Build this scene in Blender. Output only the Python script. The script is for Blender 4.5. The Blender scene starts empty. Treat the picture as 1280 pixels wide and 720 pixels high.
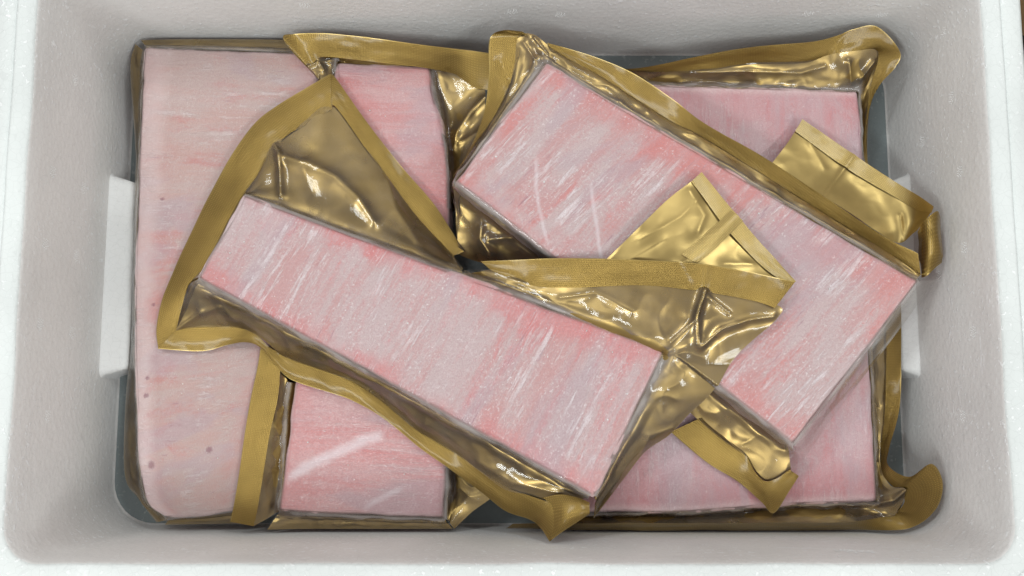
import bpy, bmesh, math, random
import numpy as np
from mathutils import noise as mnoise, Vector

random.seed(7)
scene = bpy.context.scene
col = scene.collection

# ------------------------------------------------------------------ camera
FPX = 1200.0                     # focal length in pixels of the 1280 px wide photograph
TILT = math.atan(FPX / 9461.0)   # off the plumb line
CT, ST = math.cos(TILT), math.sin(TILT)
RIM_Z = 0.143                    # inside depth of the foam box
CAM_Z = RIM_Z + 0.5835
cam_data = bpy.data.cameras.new("camera")
cam_data.sensor_fit = 'HORIZONTAL'
cam_data.sensor_width = 36.0
cam_data.lens = 36.0 * FPX / 1280.0
cam_data.clip_start = 0.01
cam_data.clip_end = 50.0
cam = bpy.data.objects.new("camera", cam_data)
cam.location = (0, 0, CAM_Z)
cam.rotation_euler = (TILT, 0, 0)
col.objects.link(cam)
scene.camera = cam

# ------------------------------------------------------------------ light
world = bpy.data.worlds.new("World")
scene.world = world
world.use_nodes = True
wbg = world.node_tree.nodes["Background"]
wbg.inputs[0].default_value = (1.0, 0.97, 0.94, 1)
wbg.inputs[1].default_value = 0.45


def area(name, loc, target, sx, sy, power, color):
    l = bpy.data.lights.new(name, 'AREA')
    l.shape = 'RECTANGLE'
    l.size, l.size_y = sx, sy
    l.energy = power
    l.color = color
    o = bpy.data.objects.new(name, l)
    o.location = loc
    o.rotation_euler = (Vector(target) - Vector(loc)).to_track_quat('-Z', 'Y').to_euler()
    col.objects.link(o)
    return o


# rows of ceiling fittings round the bench; straight overhead the ceiling is dark
for lx, ly, lw in ((-1.00, -0.95, 18.5), (1.00, -0.95, 15.5), (-0.95, 1.05, 13.5), (1.00, 1.10, 11.5)):
    area("ceiling_light", (lx, ly, 2.15), (0, 0.1, 0.05), 1.15, 0.30, lw, (0.95, 1.0, 0.985))

vs = scene.view_settings
vs.view_transform = 'Standard'
vs.look = 'None'
vs.exposure = 0.0
vs.gamma = 1.0
vs.use_curve_mapping = False


# ------------------------------------------------------------------ helpers
def P(px, py, z):
    """point at height z that stands where the photograph shows (px, py)"""
    u, v = (px - 640.0) / FPX, (360.0 - py) / FPX
    lam = (CAM_Z - z) / (CT - v * ST)
    return np.array((lam * u, lam * (v * CT + ST), z))


def PX(pts):
    """photograph position of world points (n,3)"""
    d = pts - np.array((0, 0, CAM_Z))
    dep = d[:, 1] * ST - d[:, 2] * CT
    up = d[:, 1] * CT + d[:, 2] * ST
    return np.stack((640 + FPX * d[:, 0] / dep, 360 - FPX * up / dep), 1)


def tag(o, label=None, cat=None, group=None, kind=None):
    if label: o["label"] = label
    if cat: o["category"] = cat
    if group: o["group"] = group
    if kind: o["kind"] = kind
    return o


def empty(name, loc, label, cat, group=None):
    o = bpy.data.objects.new(name, None)
    o.location = loc
    o.empty_display_size = 0.02
    col.objects.link(o)
    return tag(o, label, cat, group)


def link_mesh(name, me, mat, parent=None, smooth=True):
    if mat: me.materials.append(mat)
    o = bpy.data.objects.new(name, me)
    col.objects.link(o)
    if parent:
        o.parent = parent
        base = parent
        off = Vector((0, 0, 0))
        while base is not None:
            off += base.location
            base = base.parent
        o.location = -off
    if smooth:
        me.polygons.foreach_set("use_smooth", [True] * len(me.polygons))
    return o


def fbm(x, y, z, octs=3):
    s, a, f = 0.0, 1.0, 1.0
    for _ in range(octs):
        s += a * mnoise.noise((x * f, y * f, z * f))
        a *= 0.5
        f *= 2.03
    return s


def catmull(pts, t):
    """Catmull-Rom through pts (n,3) at index parameters t"""
    pts = np.asarray(pts, float)
    n = len(pts)
    t = np.clip(t, 0, n - 1 - 1e-9)
    i = np.floor(t).astype(int)
    f = (t - i)[:, None]
    p1 = pts[i]
    p2 = pts[np.minimum(i + 1, n - 1)]
    p0 = np.where((i > 0)[:, None], pts[np.maximum(i - 1, 0)], 2 * p1 - p2)
    p3 = np.where((i + 2 < n)[:, None], pts[np.minimum(i + 2, n - 1)], 2 * p2 - p1)
    return 0.5 * (2 * p1 + (p2 - p0) * f + (2 * p0 - 5 * p1 + 4 * p2 - p3) * f ** 2 + (3 * p1 - p0 - 3 * p2 + p3) * f ** 3)


def seg_dist(q, poly):
    """distance of pixel points q (n,2) to a polyline"""
    best = np.full(len(q), 1e9)
    poly = np.asarray(poly, float)
    for a, b in zip(poly[:-1], poly[1:]):
        ab = b - a
        t = np.clip(((q - a) @ ab) / (ab @ ab + 1e-9), 0, 1)
        best = np.minimum(best, np.linalg.norm(q - a - t[:, None] * ab, axis=1))
    return best


# inside faces of the box walls (x left, x right, y near, y far) at floor and rim
FL = dict(x0=-0.2965, x1=0.2925, y0=-0.0845, y1=P(640, 68, 0.0)[1])
DRAFT = 0.0055


def wall_lim(z):
    k = DRAFT * np.clip(z / RIM_Z, 0, 1)
    return FL['x0'] - k, FL['x1'] + k, FL['y0'] - k, FL['y1'] + k


BLOCK_TOPS = []      # (polygon xy, top z) of finished blocks, so that films lie on them


def inside(poly, xy):
    x, y = xy[:, 0], xy[:, 1]
    r = np.zeros(len(xy), bool)
    n = len(poly)
    for i in range(n):
        x1, y1 = poly[i]
        x2, y2 = poly[(i + 1) % n]
        c = ((y1 > y) != (y2 > y)) & (x < (x2 - x1) * (y - y1) / (y2 - y1 + 1e-12) + x1)
        r ^= c
    return r


def grow(poly, d):
    c = poly.mean(0)
    v = poly - c
    return c + v * (1 + d / np.linalg.norm(v, axis=1, keepdims=True))


def settle(G, rest, lift):
    """keep a film inside the box and on top of what lies under it"""
    sh = G.shape
    Q = G.reshape(-1, 3).copy()
    for bi in rest:
        poly, top = BLOCK_TOPS[bi]
        m = inside(grow(poly, 0.002), Q[:, :2])
        Q[m, 2] = np.maximum(Q[m, 2], top + lift)
    Q[:, 2] = np.maximum(Q[:, 2], 0.002 + lift)
    a, b, c, d = wall_lim(Q[:, 2])
    e = 0.0012
    Q[:, 0] = np.clip(Q[:, 0], a + e, b - e)
    Q[:, 1] = np.clip(Q[:, 1], c + e, d - e)
    return Q.reshape(sh)


def grid_mesh(name, G, mat, parent, uv=None, thick=0.0):
    nv, nu = G.shape[:2]
    me = bpy.data.meshes.new(name)
    idx = np.arange(nv * nu).reshape(nv, nu)
    faces = np.stack((idx[:-1, :-1], idx[:-1, 1:], idx[1:, 1:], idx[1:, :-1]), -1).reshape(-1, 4)
    # orient towards +z
    a, b, c = G[0, 0], G[0, 1], G[1, 0]
    nz = 0.0
    e1 = G[:-1, 1:] - G[:-1, :-1]
    e2 = G[1:, :-1] - G[:-1, :-1]
    nz = np.cross(e1, e2)[..., 2].sum()
    if nz < 0:
        faces = faces[:, ::-1]
    me.from_pydata(G.reshape(-1, 3).tolist(), [], faces.tolist())
    if uv is not None:
        lay = me.uv_layers.new(name="UVMap")
        li = np.zeros(len(me.loops), int)
        me.loops.foreach_get("vertex_index", li)
        lay.data.foreach_set("uv", uv.reshape(-1, 2)[li].ravel())
    o = link_mesh(name, me, mat, parent)
    if thick > 0.001:
        s = o.modifiers.new("thickness", 'SOLIDIFY')
        s.thickness = thick
        s.offset = -1
    return o


def normals(G):
    du = np.gradient(G, axis=1)
    dv = np.gradient(G, axis=0)
    n = np.cross(du, dv)
    n /= np.linalg.norm(n, axis=2, keepdims=True) + 1e-12
    n[n[..., 2] < 0] *= -1
    return n


SEED = [0.0]


def sheet(name, rows, mat, parent, nu=150, nv=24, wr=0.001, fu=7.0, fv=2.0, pin=(True, True),
          ridges=(), rest=(), lift=0.001, thick=0.00018, arc=False, crease=0.0):
    """smooth film through rows of world points, with wrinkles; rows all have the same number of stations"""
    SEED[0] += 13.7
    sd = SEED[0]
    R = []
    for r in rows:
        r = np.asarray(r, float)
        t = np.linspace(0, len(r) - 1, nu)
        if arc:
            fine = catmull(r, np.linspace(0, len(r) - 1, 600))
            L = np.concatenate(([0], np.cumsum(np.linalg.norm(np.diff(fine, axis=0), axis=1))))
            tt = np.linspace(0, L[-1], nu)
            R.append(np.stack([np.interp(tt, L, fine[:, k]) for k in range(3)], 1))
        else:
            R.append(catmull(r, t))
    R = np.stack(R)                                   # rows, nu, 3
    G = np.stack([catmull(R[:, k], np.linspace(0, len(rows) - 1, nv)) for k in range(nu)], 1)
    mid = G[nv // 2]
    S = np.concatenate(([0], np.cumsum(np.linalg.norm(np.diff(mid, axis=0), axis=1))))
    vv = np.linspace(0, 1, nv)
    uvm = np.zeros((nv, nu, 2))
    uvm[..., 0] = S[None, :]
    uvm[..., 1] = vv[:, None]
    if wr or crease:
        N = normals(G)
        w = np.ones(nv)
        if pin[0]: w *= np.clip(vv / 0.3, 0, 1)
        if pin[1]: w *= np.clip((1 - vv) / 0.3, 0, 1)
        for j in range(nv):
            if w[j] <= 0: continue
            for i in range(nu):
                x, y, z = G[j, i]
                a = fbm(S[i] * fu * 6, vv[j] * fv, sd, 2)
                b = mnoise.noise((x * 34, y * 34, sd + 5))
                h = wr * (0.6 * a + 0.6 * b)
                if crease:
                    c = mnoise.noise((x * 38 + 0.3 * a, y * 38, sd + 9))
                    d = mnoise.noise((x * 80, y * 80 + 0.3 * a, sd + 19))
                    h += crease * (1.6 - 4.0 * abs(c) - 1.6 * abs(d))
                G[j, i] += N[j, i] * h * w[j]
    if ridges:
        q = PX(G.reshape(-1, 3))
        dz = np.zeros(len(q))
        for poly, h, wd in ridges:
            dd = seg_dist(q, poly) / wd
            dz += 0.8 * h * np.exp(-np.sqrt(dd * dd + 0.03) * 1.1)
        G[..., 2] += dz.reshape(nv, nu)
    G = settle(G, rest, lift)
    return grid_mesh(name, G, mat, parent, uvm, thick)


# ------------------------------------------------------------------ materials
class NT:
    def __init__(self, name):
        self.m = bpy.data.materials.new(name)
        self.m.use_nodes = True
        self.t = self.m.node_tree
        self.n, self.l = self.t.nodes, self.t.links
        self.b = self.n["Principled BSDF"]

    def new(self, ty, **kw):
        nd = self.n.new(ty)
        for k, v in kw.items(): setattr(nd, k, v)
        return nd

    def set(self, sock, v):
        if hasattr(v, "is_output"):
            self.l.new(v, sock)
        elif isinstance(v, tuple) and len(v) == 3 and sock.type == 'RGBA':
            sock.default_value = (*v, 1)
        else:
            sock.default_value = v

    def math(self, op, a, b=0.0, c=None, clamp=False):
        nd = self.new('ShaderNodeMath', operation=op, use_clamp=clamp)
        self.set(nd.inputs[0], a)
        self.set(nd.inputs[1], b)
        if c is not None: self.set(nd.inputs[2], c)
        return nd.outputs[0]

    def noise(self, vec, scale, detail=3.0, rough=0.55, dist=0.0):
        nd = self.new('ShaderNodeTexNoise')
        self.set(nd.inputs['Vector'], vec)
        nd.inputs['Scale'].default_value = scale
        nd.inputs['Detail'].default_value = detail
        nd.inputs['Roughness'].default_value = rough
        nd.inputs['Distortion'].default_value = dist
        return nd.outputs[0]

    def map(self, vec, scale=(1, 1, 1), loc=(0, 0, 0), rot=(0, 0, 0)):
        nd = self.new('ShaderNodeMapping')
        self.set(nd.inputs[0], vec)
        nd.inputs['Location'].default_value = loc
        nd.inputs['Rotation'].default_value = rot
        nd.inputs['Scale'].default_value = scale
        return nd.outputs[0]

    def ramp(self, v, lo, hi, a=0.0, b=1.0):
        nd = self.new('ShaderNodeMapRange', interpolation_type='SMOOTHSTEP')
        self.set(nd.inputs[0], v)
        self.set(nd.inputs[1], lo)
        self.set(nd.inputs[2], hi)
        self.set(nd.inputs[3], a)
        self.set(nd.inputs[4], b)
        return nd.outputs[0]

    def mix(self, f, a, b):
        nd = self.new('ShaderNodeMix', data_type='RGBA')
        self.set(nd.inputs[0], f)
        self.set(nd.inputs[6], a)
        self.set(nd.inputs[7], b)
        return nd.outputs[2]

    def bump(self, h, strength, dist, normal=None):
        nd = self.new('ShaderNodeBump')
        self.set(nd.inputs['Height'], h)
        nd.inputs['Strength'].default_value = strength
        nd.inputs['Distance'].default_value = dist
        if normal is not None: self.l.new(normal, nd.inputs['Normal'])
        return nd.outputs[0]

    def p(self, **kw):
        for k, v in kw.items():
            self.set(self.b.inputs[k.replace('_', ' ')], v)


def mat_foam(name, base, frost=1.0):
    t = NT(name)
    pos = t.new('ShaderNodeNewGeometry').outputs['Position']
    vor = t.new('ShaderNodeTexVoronoi', feature='F1')
    t.set(vor.inputs['Vector'], pos)
    vor.inputs['Scale'].default_value = 240
    vor2 = t.new('ShaderNodeTexVoronoi', feature='DISTANCE_TO_EDGE')
    t.set(vor2.inputs['Vector'], pos)
    vor2.inputs['Scale'].default_value = 190
    big = t.noise(pos, 9, 4)
    fine = t.noise(pos, 420, 3, 0.6)
    specks = t.ramp(t.noise(pos, 300, 2, 0.5), 0.60, 0.70)
    spm = t.ramp(t.noise(pos, 14, 3), 0.36, 0.60)
    sp = t.math('MULTIPLY', specks, spm)
    sc = t.ramp(t.noise(t.map(pos, (30, 30, 210), rot=(0, 0.25, 0.1)), 1.0, 4, 0.65), 0.62, 0.74)
    scm = t.math('MULTIPLY', sc, t.ramp(t.noise(pos, 8, 2), 0.48, 0.62))
    seam = t.ramp(vor2.outputs[0], 0.0, 0.05, 0.94, 1.0)
    dark = tuple(c * 0.90 for c in base)
    c1 = t.mix(t.ramp(big, 0.35, 0.65), dark, base)
    c2 = t.mix(t.math('MULTIPLY', sp, 0.75 * frost, clamp=True), c1, (0.93, 0.94, 0.95))
    c3 = t.mix(t.math('MULTIPLY', scm, 0.8 * frost, clamp=True), c2, (0.93, 0.94, 0.95))
    hsv = t.new('ShaderNodeVectorMath', operation='SCALE')
    t.set(hsv.inputs[0], c3)
    t.set(hsv.inputs['Scale'], seam)
    t.p(Base_Color=hsv.outputs[0], Roughness=0.55, Specular_IOR_Level=0.35)
    h = t.math('ADD', t.math('MULTIPLY', vor.outputs[0], 0.6), t.math('MULTIPLY', fine, 0.5))
    h = t.math('ADD', h, t.math('MULTIPLY', sp, 0.8))
    t.p(Normal=t.bump(h, 0.35, 0.0012))
    return t.m


def mat_fish(name, seed, pink, red, frostc, frost=1.0, line=None, edge_white=0.0, turn=0.0, redlong=0.75, spots=(), flake=1.0):
    t = NT(name)
    uv = t.new('ShaderNodeUVMap', uv_map="UVMap").outputs[0]
    nr = t.new('ShaderNodeUVMap', uv_map="unit").outputs[0]
    uv = t.map(uv, (1, 1, 1), (seed * 1.37, seed * 0.71, 0))
    ur = t.map(uv, (1, 1, 1), rot=(0, 0, turn))
    big = t.noise(ur, 17, 5, 0.62, 0.4)
    big2 = t.noise(t.map(ur, (38, 13, 1)), 1, 5, 0.65, 0.6)
    broad = t.noise(t.map(ur, (60, 7, 1), (5, 2, 0)), 1, 5, 0.66, 0.5)
    streak = t.noise(t.map(ur, (165, 15, 1)), 1, 5, 0.72, 0.4)
    streak2 = t.noise(t.map(ur, (420, 48, 1)), 1, 4, 0.68, 0.4)
    fine = t.noise(uv, 520, 4, 0.7)
    grain = t.noise(uv, 1100, 3, 0.7)
    sepn = t.new('ShaderNodeSeparateXYZ')
    t.set(sepn.inputs[0], nr)
    u1, v1 = sepn.outputs[0], sepn.outputs[1]
    ev = t.math('MINIMUM', v1, t.math('SUBTRACT', 1.0, v1))
    eu = t.math('MINIMUM', u1, t.math('SUBTRACT', 1.0, u1))
    # bare red flesh along the long edges, frost in the middle
    em = t.ramp(t.math('ADD', ev, t.math('MULTIPLY', t.math('SUBTRACT', big, 0.5), 0.7)), 0.0, 0.24, 1.0, 0.0)
    redm = t.math('ADD', t.math('MULTIPLY', em, redlong), t.math('MULTIPLY', t.ramp(big2, 0.52, 0.64), 0.9), clamp=True)
    c = t.mix(redm, pink, red)
    fr = t.math('ADD', t.math('MULTIPLY', broad, 0.46), t.math('MULTIPLY', streak, 0.14))
    fr = t.math('ADD', fr, t.math('MULTIPLY', big, 0.24))
    fr = t.math('ADD', fr, t.math('MULTIPLY', fine, 0.20))
    fr = t.math('MULTIPLY', t.ramp(fr, 0.45, 0.57), t.math('SUBTRACT', 1.0, t.math('MULTIPLY', em, 0.65)))
    c = t.mix(t.math('MULTIPLY', fr, 0.74 * frost, clamp=True), c, frostc)
    mv = t.ramp(t.noise(t.map(ur, (26, 9, 1), (2, 7, 0)), 1, 4, 0.6, 0.6), 0.50, 0.64)
    c = t.mix(t.math('MULTIPLY', mv, 0.55), c, (0.44, 0.335, 0.37))
    # scraped white frost and dry flakes
    msk = t.ramp(t.noise(ur, 20, 4, 0.65), 0.47, 0.60)
    fl = t.math('MULTIPLY', t.ramp(t.math('ADD', t.math('MULTIPLY', streak, 0.55), t.math('MULTIPLY', streak2, 0.45)), 0.50, 0.59), msk)
    c = t.mix(t.math('MULTIPLY', fl, 0.50 * flake, clamp=True), c, (0.80, 0.75, 0.78))
    sp = t.math('MULTIPLY', t.ramp(fine, 0.56, 0.66), t.ramp(t.noise(uv, 40, 4, 0.65), 0.42, 0.60))
    c = t.mix(t.math('MULTIPLY', sp, 0.50 * flake, clamp=True), c, (0.86, 0.81, 0.83))
    # dark scratches of the saw
    dk = t.math('MULTIPLY', t.ramp(t.noise(t.map(ur, (330, 34, 1), (3, 1, 0)), 1, 4, 0.65), 0.60, 0.70), t.ramp(t.noise(uv, 26, 3), 0.50, 0.60))
    c = t.mix(t.math('MULTIPLY', dk, 0.75), c, (0.34, 0.17, 0.21))
    # mottled grain
    c = t.mix(t.math('MULTIPLY', t.ramp(grain, 0.44, 0.60), 0.30), c, (0.38, 0.22, 0.25))
    if line:
        for (x0, y0, x1, y1, bend, wd, st) in line:
            ln = math.hypot(x1 - x0, y1 - y0)
            dx, dy = (x1 - x0) / ln, (y1 - y0) / ln
            ax = t.math('ADD', t.math('MULTIPLY', t.math('SUBTRACT', u1, x0), dx), t.math('MULTIPLY', t.math('SUBTRACT', v1, y0), dy))
            ay = t.math('SUBTRACT', t.math('MULTIPLY', t.math('SUBTRACT', v1, y0), dx), t.math('MULTIPLY', t.math('SUBTRACT', u1, x0), dy))
            ay = t.math('ADD', ay, t.math('MULTIPLY', t.math('MULTIPLY', ax, ax), bend))
            ay = t.math('ADD', ay, t.math('MULTIPLY', t.math('SUBTRACT', t.noise(uv, 60, 3), 0.5), wd * 1.4))
            m = t.ramp(t.math('ABSOLUTE', ay), 0.0, wd, 1.0, 0.0)
            m = t.math('MULTIPLY', m, t.ramp(ax, -0.02, 0.06))
            m = t.math('MULTIPLY', m, t.ramp(ax, ln - 0.06, ln + 0.02, 1.0, 0.0))
            c = t.mix(t.math('MULTIPLY', m, st), c, (0.74, 0.67, 0.71))
    if edge_white:
        wv = t.ramp(t.math('ADD', v1, t.math('MULTIPLY', t.math('SUBTRACT', big2, 0.5), 0.10)), 0.06, 0.20, edge_white, 0.0)
        c = t.mix(wv, c, (0.74, 0.60, 0.60))
    for (su, sv, sr, aspect) in spots:
        dx = t.math('MULTIPLY', t.math('SUBTRACT', u1, su), aspect)
        dy = t.math('SUBTRACT', v1, sv)
        dd = t.math('SQRT', t.math('ADD', t.math('MULTIPLY', dx, dx), t.math('MULTIPLY', dy, dy)))
        dd = t.math('ADD', dd, t.math('MULTIPLY', t.math('SUBTRACT', fine, 0.5), sr * 1.2))
        c = t.mix(t.ramp(dd, sr * 0.3, sr, 0.65, 0.0), c, (0.22, 0.08, 0.11))
    # pale dry rim along every edge
    rim = t.ramp(t.math('ADD', t.math('MINIMUM', t.math('MULTIPLY', ev, 0.5), eu), t.math('MULTIPLY', t.math('SUBTRACT', fine, 0.5), 0.015)), 0.0, 0.014, 0.6, 0.0)
    c = t.mix(rim, c, (0.76, 0.62, 0.62))
    t.p(Base_Color=c, Roughness=0.62, Specular_IOR_Level=0.3)
    h = t.math('ADD', t.math('MULTIPLY', streak, 0.8), t.math('MULTIPLY', streak2, 0.5))
    h = t.math('ADD', h, t.math('MULTIPLY', fine, 0.8))
    h = t.math('ADD', h, t.math('MULTIPLY', fl, 0.35))
    t.p(Normal=t.bump(h, 0.6, 0.0012))
    # the clear film drawn tight over the flesh
    wr = t.noise(t.map(ur, (120, 40, 1)), 1, 3, 0.6, 0.8)
    hh = t.math('ADD', t.math('MULTIPLY', wr, 1.0), t.math('MULTIPLY', t.noise(uv, 240, 3), 0.8))
    hh = t.math('ADD', hh, t.math('MULTIPLY', big, 1.6))
    cr = t.ramp(t.math('ABSOLUTE', t.math('SUBTRACT', t.noise(t.map(ur, (46, 30, 1), (9, 4, 0)), 1, 2, 0.5, 0.6), 0.5)), 0.0, 0.018, 1.0, 0.0)
    cr = t.math('MULTIPLY', cr, t.ramp(t.noise(uv, 22, 2), 0.50, 0.58))
    hh = t.math('ADD', hh, t.math('MULTIPLY', cr, 0.45))
    t.p(Coat_Weight=0.75, Coat_Roughness=0.11, Coat_IOR=1.48, Coat_Normal=t.bump(hh, 0.9, 0.0026))
    return t.m


def mat_gold(name, base, rough, wob=0.35, metal=0.95, coat=0.0):
    t = NT(name)
    pos = t.new('ShaderNodeNewGeometry').outputs['Position']
    n1 = t.noise(pos, 36, 2, 0.5, 0.5)
    n2 = t.noise(pos, 700, 2, 0.5)
    bg = t.noise(pos, 26, 3)
    c = t.mix(t.ramp(bg, 0.35, 0.65), base, tuple(x * 0.82 for x in base))
    t.p(Base_Color=c, Metallic=metal, Roughness=t.ramp(n1, 0.3, 0.7, rough * 0.8, rough * 1.25),
        Coat_Weight=coat, Coat_Roughness=0.08)
    h = t.math('ADD', n1, t.math('MULTIPLY', n2, 0.06))
    t.p(Normal=t.bump(h, wob, 0.003))
    return t.m


def mat_band(name, base, rough=0.31, cells_v=15.0, pitch=0.00118, margin=0.97, bright=1.0):
    """gold film heat-sealed with a woven emboss; the outer margin stays smooth"""
    t = NT(name)
    uv = t.new('ShaderNodeUVMap', uv_map="UVMap").outputs[0]
    pos = t.new('ShaderNodeNewGeometry').outputs['Position']
    s = t.new('ShaderNodeSeparateXYZ')
    t.set(s.inputs[0], uv)
    a = t.math('SINE', t.math('MULTIPLY', s.outputs[0], 2 * math.pi / pitch))
    b = t.math('SINE', t.math('MULTIPLY', s.outputs[1], 2 * math.pi * cells_v))
    h = t.math('MULTIPLY', a, b)
    h = t.math('ADD', h, t.math('MULTIPLY', t.math('MAXIMUM', a, b), 0.5))
    m = t.ramp(s.outputs[1], margin - 0.03, margin + 0.03, 1.0, 0.0)
    h = t.math('MULTIPLY', h, m)
    n1 = t.noise(pos, 70, 3, 0.55, 0.5)
    bg = t.noise(pos, 40, 4)
    c = t.mix(t.ramp(bg, 0.35, 0.68), base, tuple(x * 0.74 for x in base))
    c = t.mix(t.math('MULTIPLY', t.ramp(h, -0.3, 1.0), 0.6), c, tuple(min(1, x * 1.8) for x in base))
    c = t.mix(t.math('MULTIPLY', t.math('SUBTRACT', 1.0, m), 0.4), c, (0.50, 0.38, 0.15))
    t.p(Base_Color=c, Metallic=0.92, Roughness=rough, Coat_Weight=0.28, Coat_Roughness=0.15)
    nb = t.bump(h, 0.8, 0.00010)
    t.p(Normal=t.bump(n1, 0.15, 0.002, nb), Coat_Normal=t.bump(t.noise(pos, 40, 2), 0.30, 0.004))
    return t.m


def mat_clear(name, milk=0.05, rough=0.10, frost=0.58):
    t = NT(name)
    t.n.remove(t.b)
    pos = t.new('ShaderNodeNewGeometry').outputs['Position']
    out = t.n["Material Output"]
    h = t.math('ADD', t.noise(pos, 75, 3, 0.6, 0.8), t.math('MULTIPLY', t.noise(pos, 160, 2), 0.10))
    nb = t.bump(h, 0.10, 0.003)
    tr = t.new('ShaderNodeBsdfTransparent')
    tr.inputs[0].default_value = (0.97, 0.965, 0.95, 1)
    df = t.new('ShaderNodeBsdfDiffuse')
    df.inputs[0].default_value = (0.60, 0.55, 0.53, 1)
    gl = t.new('ShaderNodeBsdfGlossy')
    gl.inputs['Roughness'].default_value = rough
    t.l.new(nb, gl.inputs['Normal'])
    fr = t.new('ShaderNodeFresnel')
    fr.inputs[0].default_value = 1.5
    t.l.new(nb, fr.inputs[1])
    m1 = t.new('ShaderNodeMixShader')
    uvs = t.new('ShaderNodeSeparateXYZ')
    t.set(uvs.inputs[0], t.new('ShaderNodeUVMap', uv_map="UVMap").outputs[0])
    nz = t.noise(pos, 90, 4, 0.65)
    fe = t.ramp(t.math('ADD', uvs.outputs[1], t.math('MULTIPLY', t.math('SUBTRACT', nz, 0.5), 0.30)), 0.22, 0.55, frost, 0.0)
    fe = t.math('MULTIPLY', fe, t.ramp(uvs.outputs[1], 0.03, 0.20))
    fe = t.math('MULTIPLY', fe, t.ramp(t.noise(pos, 30, 3, 0.6), 0.36, 0.60, 0.35, 1.0))
    t.set(m1.inputs[0], t.math('ADD', fe, t.ramp(t.noise(pos, 45, 3), 0.3, 0.8, milk * 0.5, milk * 1.8), clamp=True))
    t.l.new(tr.outputs[0], m1.inputs[1])
    t.l.new(df.outputs[0], m1.inputs[2])
    m2 = t.new('ShaderNodeMixShader')
    t.set(m2.inputs[0], t.math('MULTIPLY', fr.outputs[0], 1.1, clamp=True))
    t.l.new(m1.outputs[0], m2.inputs[1])
    t.l.new(gl.outputs[0], m2.inputs[2])
    t.l.new(m2.outputs[0], out.inputs[0])
    return t.m


def mat_plain(name, base, rough=0.7, scale=60, var=0.25):
    t = NT(name)
    pos = t.new('ShaderNodeNewGeometry').outputs['Position']
    n = t.noise(pos, scale, 4)
    t.p(Base_Color=t.mix(t.ramp(n, 0.3, 0.7), base, tuple(c * (1 - var) for c in base)), Roughness=rough)
    t.p(Normal=t.bump(n, 0.2, 0.002))
    return t.m


M_FOAM = mat_foam("white_foam", (0.77, 0.80, 0.795))
M_INNER = mat_foam("lightened_inner_foam", (0.88, 0.87, 0.86), 1.7)  # same foam, slightly warm; colour raised to stand for more light on the walls
M_LEDGELIT = mat_foam("lit_ledge_foam", (0.95, 0.96, 0.96), 0.3)  # grip ledge foam; light on its upward face put into a whiter colour
M_BOTTOM = mat_foam("shaded_bluish_bottom", (0.27, 0.315, 0.325), 0.3)  # bluish bottom, its colour darkened to paint in the shade of the gaps
M_FROST = mat_plain("frost_dots", (0.90, 0.91, 0.91), 0.5, 300, 0.05)
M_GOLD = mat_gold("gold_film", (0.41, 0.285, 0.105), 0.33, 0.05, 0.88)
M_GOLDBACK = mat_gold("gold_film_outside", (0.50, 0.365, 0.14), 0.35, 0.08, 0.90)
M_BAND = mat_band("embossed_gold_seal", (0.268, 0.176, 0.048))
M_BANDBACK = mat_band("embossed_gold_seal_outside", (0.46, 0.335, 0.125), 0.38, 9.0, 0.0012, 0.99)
M_CLEAR = mat_clear("clear_film")
M_CARD = mat_plain("brown_cardboard", (0.36, 0.22, 0.10), 0.85, 30, 0.15)
M_FLOOR = mat_plain("dark_floor", (0.035, 0.033, 0.03), 0.6, 20, 0.4)

# ------------------------------------------------------------------ the setting
OUT_BOTTOM = -0.032


def quad_sheet(name, x0, x1, y0, y1, z, mat):
    me = bpy.data.meshes.new(name)
    me.from_pydata([(x0, y0, z), (x1, y0, z), (x1, y1, z), (x0, y1, z)], [], [(0, 1, 2, 3)])
    return link_mesh(name, me, mat, None, False)


fl = quad_sheet("floor", -1.2, 1.2, -1.0, 1.2, OUT_BOTTOM, M_FLOOR)
tag(fl, kind="structure")

# foam box ------------------------------------------------------------
box = empty("foam_box", (0, 0.1, OUT_BOTTOM), "white polystyrene foam box holding the packs of frozen fish", "box")


def rounded_rect(x0, x1, y0, y1, r, n=8, m=28):
    pts = []
    for (cx, cy, a0) in ((x1 - r, y1 - r, 0), (x0 + r, y1 - r, 90), (x0 + r, y0 + r, 180), (x1 - r, y0 + r, 270)):
        for k in range(n + 1):
            a = math.radians(a0 + 90 * k / n)
            pts.append((cx + r * math.cos(a), cy + r * math.sin(a)))
    # subdivide the straight sides
    out = []
    for i, p in enumerate(pts):
        q = pts[(i + 1) % len(pts)]
        out.append(p)
        if math.dist(p, q) > 0.03:
            for k in range(1, m):
                out.append((p[0] + (q[0] - p[0]) * k / m, p[1] + (q[1] - p[1]) * k / m))
    return out


def loft_loops(loops, close_first=False, close_last=False):
    n = len(loops[0])
    V = [p for l in loops for p in l]
    F = []
    for a in range(len(loops) - 1):
        for i in range(n):
            j = (i + 1) % n
            F.append((a * n + i, a * n + j, (a + 1) * n + j, (a + 1) * n + i))
    if close_first: F.append(tuple(reversed(range(n))))
    if close_last: F.append(tuple((len(loops) - 1) * n + i for i in range(n)))
    return V, F


def wob(p, amp, f, s):
    return amp * mnoise.noise((p[0] * f, p[1] * f, s))


loops = []
WR = 0.024                       # width of the inner rim tongue
OR_ = 0.0435                     # whole wall thickness at the rim


def loop_at(off, z, r, wv=0.0):
    ps = rounded_rect(FL['x0'] - off, FL['x1'] + off, FL['y0'] - off, FL['y1'] + off, r)
    if wv:
        return [(p[0] + wob(p, wv, 22, 1.0), p[1] + wob(p, wv, 22, 7.0), z + wob(p, wv * 0.7, 30, 3.0)) for p in ps]
    return [(p[0], p[1], z) for p in ps]


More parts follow.
